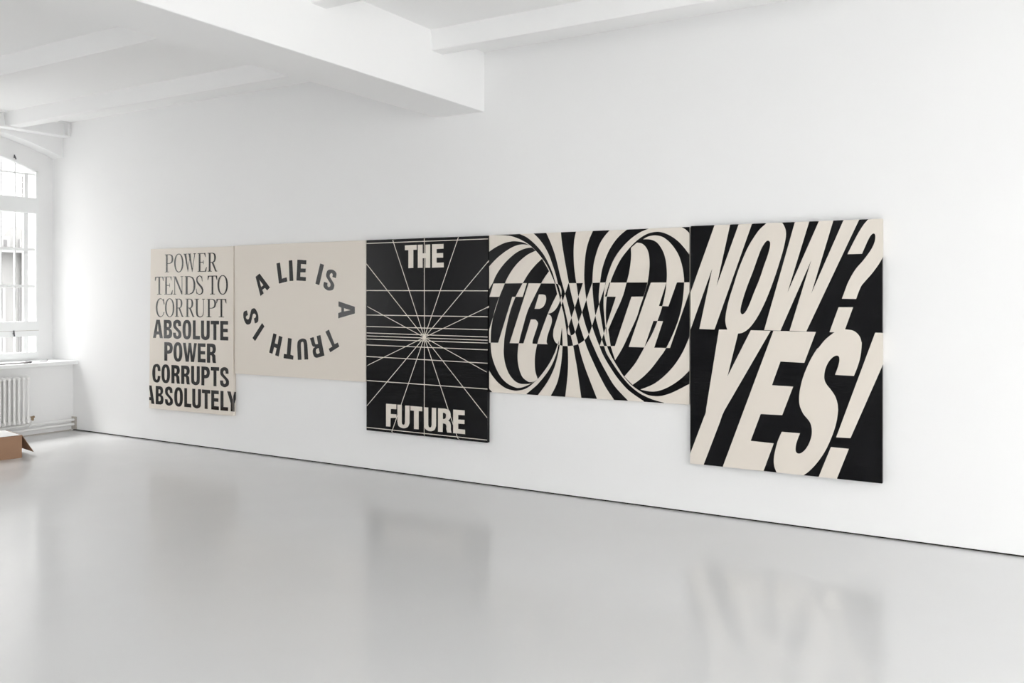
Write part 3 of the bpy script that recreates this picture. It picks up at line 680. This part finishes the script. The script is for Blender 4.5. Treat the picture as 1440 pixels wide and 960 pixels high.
P5.paint('letter', 'cream', [
    G(('+', 'a 425,120 430,160 ( 430,160 ) 105,1070 c 90,240 90,745 112,685 a 400,740 c 225,695 430,702 a 935,142 940,110 755,110 755,148 c 457,118 a 640,152 640,110')),
    G(('+', '( a 1125,138 1040,215 960,325 880,460 800,640 740,800 690,960 c 640,250 605,380 582,500 577,600 602,700 640,742 690,757 740,755 800,748 860,715 920,660 980,580 1040,480 1100,360 1160,220 1220,60 a 1270,780 1320,620 1360,480 1388,350 1395,260 1380,190 1345,125 ) 1340,90 1130,90'),
      ('-', '( a 1155,365 1180,390 1178,450 1150,560 1100,700 1050,850 1008,960 c 960,210 910,340 870,430 835,480 805,497 785,480 780,440 795,360 830,240 880,96 a 950,780 1010,610 1060,480 1100,410 1130,375 1155,365 )')) + UNDER,
    G(('+', 'b 178,90 170,120 c 1100,710 1320,718 b 393,630 d 100,718 325,728 b 1040,80 1055,45 845,45 828,90 d 393,215 b 690,97 700,60 515,60 495,105 d 70,205 b 365,110 374,80')) + UNDER], 'slanted cream letter # of NOW', names='NOW')
P5.paint('letter', 'cream', [
    G(('+', '( b 1165,75 1100,150 1030,260 960,390 880,550 ) 1078,545 ( 1078,545 1110,470 1150,380 1190,305 1225,272 1250,280 1257,320 1245,390 1210,470 1150,560 1080,650 1000,740 930,850 880,950 ) d 805,287 998,290 ( 998,290 1030,200 1065,120 b 1085,955 1150,880 1220,800 1300,690 1365,580 ) 1430,470 1430,30 1200,30')),
    G(('+', 'd 760,402 957,402 848,700 820,742 638,738')) + UNDER], 'slanted cream question mark #', side=True, names=['hook', 'dot'])
P5.paint('letter', 'cream', [[('+', Y_OUT)], [('+', E_OUT)], [('+', S_OUT)]],
    'slanted cream letter # of YES', names='YES')
P5.paint('letter', 'cream', [G(('+', 'd 1255,745 1420,748 g 1420,180 1360,310 i 768,367 607,357')), G(('+', 'i 548,467 750,487 600,860 390,850'))], 'slanted cream exclamation mark #', side=True, names=['stroke', 'dot'])

# ------------------------------------------------------------------ radiator
RX = X_PAR + 0.10
rc = on_x(37, 528, RX); rb = on_x(37, 596, RX)
R_TOP, R_BOT, R_Y = rc.z, rb.z, rc.y
R_STEP = (on_x(37, 413, RX).y - on_x(10.3, 413, RX).y) / 4
rad = empty('radiator', (RX, R_Y - R_STEP * 10, R_BOT))
tag(rad, 'white column radiator with two floor-level pipes below the window sill', 'radiator')
def section_mesh():
    mb = MB(); h = R_TOP - R_BOT
    for dx in (-0.038, 0.038):
        mb.tube([(dx, 0, 0.035), (dx, 0, h - 0.035)], 0.0135, 12)
    for z, sgn in ((0.03, -1), (h - 0.03, 1)):
        pts = [(-0.045 + 0.09 * k / 8, 0, z + sgn * 0.012 * math.sin(math.pi * k / 8)) for k in range(9)]
        mb.tube([(-0.052, 0, z - sgn * 0.012)] + pts + [(0.052, 0, z - sgn * 0.012)], [0.010] + [0.019] * 9 + [0.010], 10)
        mb.tube([(0, -R_STEP / 2, z), (0, R_STEP / 2, z)], 0.017, 10)
    return mb.mesh('section', M['radiator'])
sec = section_mesh()
for k in range(21):
    o = bpy.data.objects.new('section', sec); COL.objects.link(o); o.parent = rad
    o.location = (0, R_STEP * (10 - k), 0)
vp = on_x(44.5, 587.5, RX)
MB().tube([(RX, R_Y, vp.z + 0.0), (RX, vp.y + 0.012, vp.z)], 0.011, 10).build('inlet_pipe', M['radiator'], rad)
vm = MB().tube([(RX, vp.y - 0.012, vp.z), (RX, vp.y + 0.03, vp.z + 0.012)], [0.018, 0.012], 10)
vm.tube([(RX, vp.y + 0.012, vp.z - 0.03), (RX, vp.y + 0.012, vp.z + 0.004)], 0.013, 8)
vm.build('valve', M['brass'], rad)
PX = X_PAR + 0.045
p1 = on_y(104.5, 590.3, WALL - 0.03).z; p2 = on_y(104.5, 596.5, WALL - 0.03).z
MB().tube([(RX, vp.y + 0.012, vp.z - 0.025), (RX - 0.005, vp.y, vp.z - 0.06), (PX, vp.y - 0.01, p2 + 0.015)], 0.009, 10).build('feed_pipe', M['radiator'], rad)
for z in (p1, p2):
    hp_ = MB().tube([(PX, Y_END + 0.05, z), (PX, WALL - 0.004, z)], 0.0165, 12).build('heating_pipe', M['radiator'], rad)
    MB().tube([(PX, WALL - 0.19, z), (PX, WALL - 0.13, z)], 0.0195, 12).build('pipe_coupling', M['radiator'], hp_)
pl = MB().box(X_PAR + 0.001, PX + 0.035, WALL - 0.018, WALL - 0.001, 0.016, p1 + 0.035).build('pipe_plate', M['rust'])
tag(pl, 'stained plate where the heating pipes enter the corner', 'plate')
# ragged floor edge at the foot of the parapet
rg = MB(); y = Y_END
random.seed(3)
prev = 0.012
while y < WALL - 0.02:
    y2 = min(y + 0.05, WALL - 0.02); nx = 0.003 + 0.008 * random.random() + (0.006 if 4.9 < y < 5.7 else 0)
    rg.hexa([(X_PAR - 0.005, y, 0), (X_PAR + prev, y, 0), (X_PAR + prev * .7, y, 0.010), (X_PAR - 0.005, y, 0.014)],
            [(X_PAR - 0.005, y2, 0), (X_PAR + nx, y2, 0), (X_PAR + nx * .7, y2, 0.010), (X_PAR - 0.005, y2, 0.014)])
    prev = nx; y = y2
tag(rg.build('trim_2', M['rust']), kind='structure')

# ------------------------------------------------------------------ cardboard box
c0 = on_z(30.8, 643.3, 0.0)
HB = 0.218
ang = math.radians(13)
fd = Vector((-math.sin(ang) * 0.9, -math.cos(ang), 0)).normalized()     # along the front face
sd = Vector((-math.cos(ang), math.sin(ang) * 0.85, 0)).normalized()     # away from the camera
LB, DB, TH = 0.62, 0.46, 0.005
box = empty('cardboard_box', c0 + fd * LB / 2 + sd * DB / 2)
tag(box, 'brown cardboard box with an open flap on the floor', 'box')
def panel(name, a, b, h, n):
    z = Vector((0, 0, h))
    return MB().hexa([a, b, b + z, a + z], [a + n, b + n, b + n + z, a + n + z]).build(name, M['card'], box)
A_, B_, C_, D_ = c0, c0 + fd * LB, c0 + fd * LB + sd * DB, c0 + sd * DB
UPZ = Vector((0, 0, HB))
panel('front_side', A_, B_, HB, sd * TH); panel('end_side', A_ + sd * TH, D_ - sd * TH, HB, fd * TH)
panel('back_side', D_, C_, HB, -sd * TH); panel('end_side', B_ + sd * TH, C_ - sd * TH, HB, -fd * TH)
MB().hexa([A_ + sd * .006 + fd * .006, B_ + sd * .006 - fd * .006, C_ - sd * .006 - fd * .006, D_ - sd * .006 + fd * .006],
          [p + Vector((0, 0, 0.005)) for p in (A_ + sd * .006 + fd * .006, B_ + sd * .006 - fd * .006, C_ - sd * .006 - fd * .006, D_ - sd * .006 + fd * .006)]).build('bottom', M['card'], box)
out = (-fd * 0.52 - Vector((0, 0, 0.86))).normalized()
FL = 0.205
f0, f1 = A_ + UPZ + sd * 0.004, D_ + UPZ - sd * 0.01
nrm = (-fd * 0.86 + Vector((0, 0, 0.5))).normalized() * 0.004
MB().hexa([f0, f1, f1 + out * FL, f0 + out * FL], [f0 + nrm, f1 + nrm, f1 + nrm + out * FL, f0 + nrm + out * FL]).build('flap', M['card'], box)
pk = MB(); nx_, ny_ = 10, 8
random.seed(11)
gv = []
for i in range(nx_ + 1):
    for j in range(ny_ + 1):
        q = A_ + fd * (0.007 + (LB - 0.014) * i / nx_) + sd * (0.007 + (DB - 0.014) * j / ny_)
        gv.append(q + Vector((0, 0, HB + 0.003 + (0.012 * random.random() if 0 < i < nx_ and 0 < j < ny_ else 0))))
low = [v - Vector((0, 0, 0.14)) for v in gv]
fs = []
for i in range(nx_):
    for j in range(ny_):
        a = i * (ny_ + 1) + j; q4 = (a, a + ny_ + 1, a + ny_ + 2, a + 1)
        fs.append(q4); fs.append(tuple(k + len(gv) for k in reversed(q4)))
pk.add(gv + low, fs)
pk = pk.build('packing_paper', M['paper']); tag(pk, 'crumpled white packing paper filling the cardboard box', 'paper')

# ------------------------------------------------------------------ things on the sill
sz = SILL_Z + 0.004
def onsill(u, x): return Vector((x, on_x(u, 413, x).y, sz))
xs_ = X_SILL - 0.10
pts = [onsill(u, xs_ + 0.02 * math.sin(u * 0.35)) for u in range(-14, 31, 2)]
pts += [onsill(u, xs_ - 0.03 + 0.012 * (u - 30) * 0.3) for u in (33, 37, 40)]
cb = MB().tube([p + Vector((0, 0, 0.002)) for p in pts], 0.006, 8).build('cable', M['cable']); tag(cb, 'dark thin cable lying along the window sill', 'cable')
tl = empty('hand_tool', onsill(40, X_SILL - 0.06)); tag(tl, 'small grey pincer tool lying on the window sill', 'tool')
MB().tube([onsill(34, X_SILL - 0.03) + Vector((0, 0, .004)), onsill(38, X_SILL - 0.05) + Vector((0, 0, .006)), onsill(42, X_SILL - 0.07) + Vector((0, 0, .006))], [0.006, 0.009, 0.007], 8).build('handle', M['cable'], tl)
MB().tube([onsill(36, X_SILL - 0.15) + Vector((0, 0, .006)), onsill(40, X_SILL - 0.12) + Vector((0, 0, .006)), onsill(42, X_SILL - 0.07) + Vector((0, 0, .006))], [0.006, 0.008, 0.007], 8).build('handle', M['cable'], tl)
MB().tube([onsill(42, X_SILL - 0.07) + Vector((0, 0, .006)), onsill(45, X_SILL - 0.08) + Vector((0, 0, .006))], [0.013, 0.006], 8).build('jaw', M['dark_metal'], tl)
wr_ = MB().tube([onsill(56, X_SILL - 0.16) + Vector((0, 0, .001)), onsill(62, X_SILL - 0.15) + Vector((0, 0, .001)), onsill(66, X_SILL - 0.14) + Vector((0, 0, .004)), onsill(67, X_SILL - 0.14) + Vector((0, 0, .016))], 0.0035, 8)
tag(wr_.build('wire', M['cable']), 'short bent wire at the corner end of the window sill', 'wire')
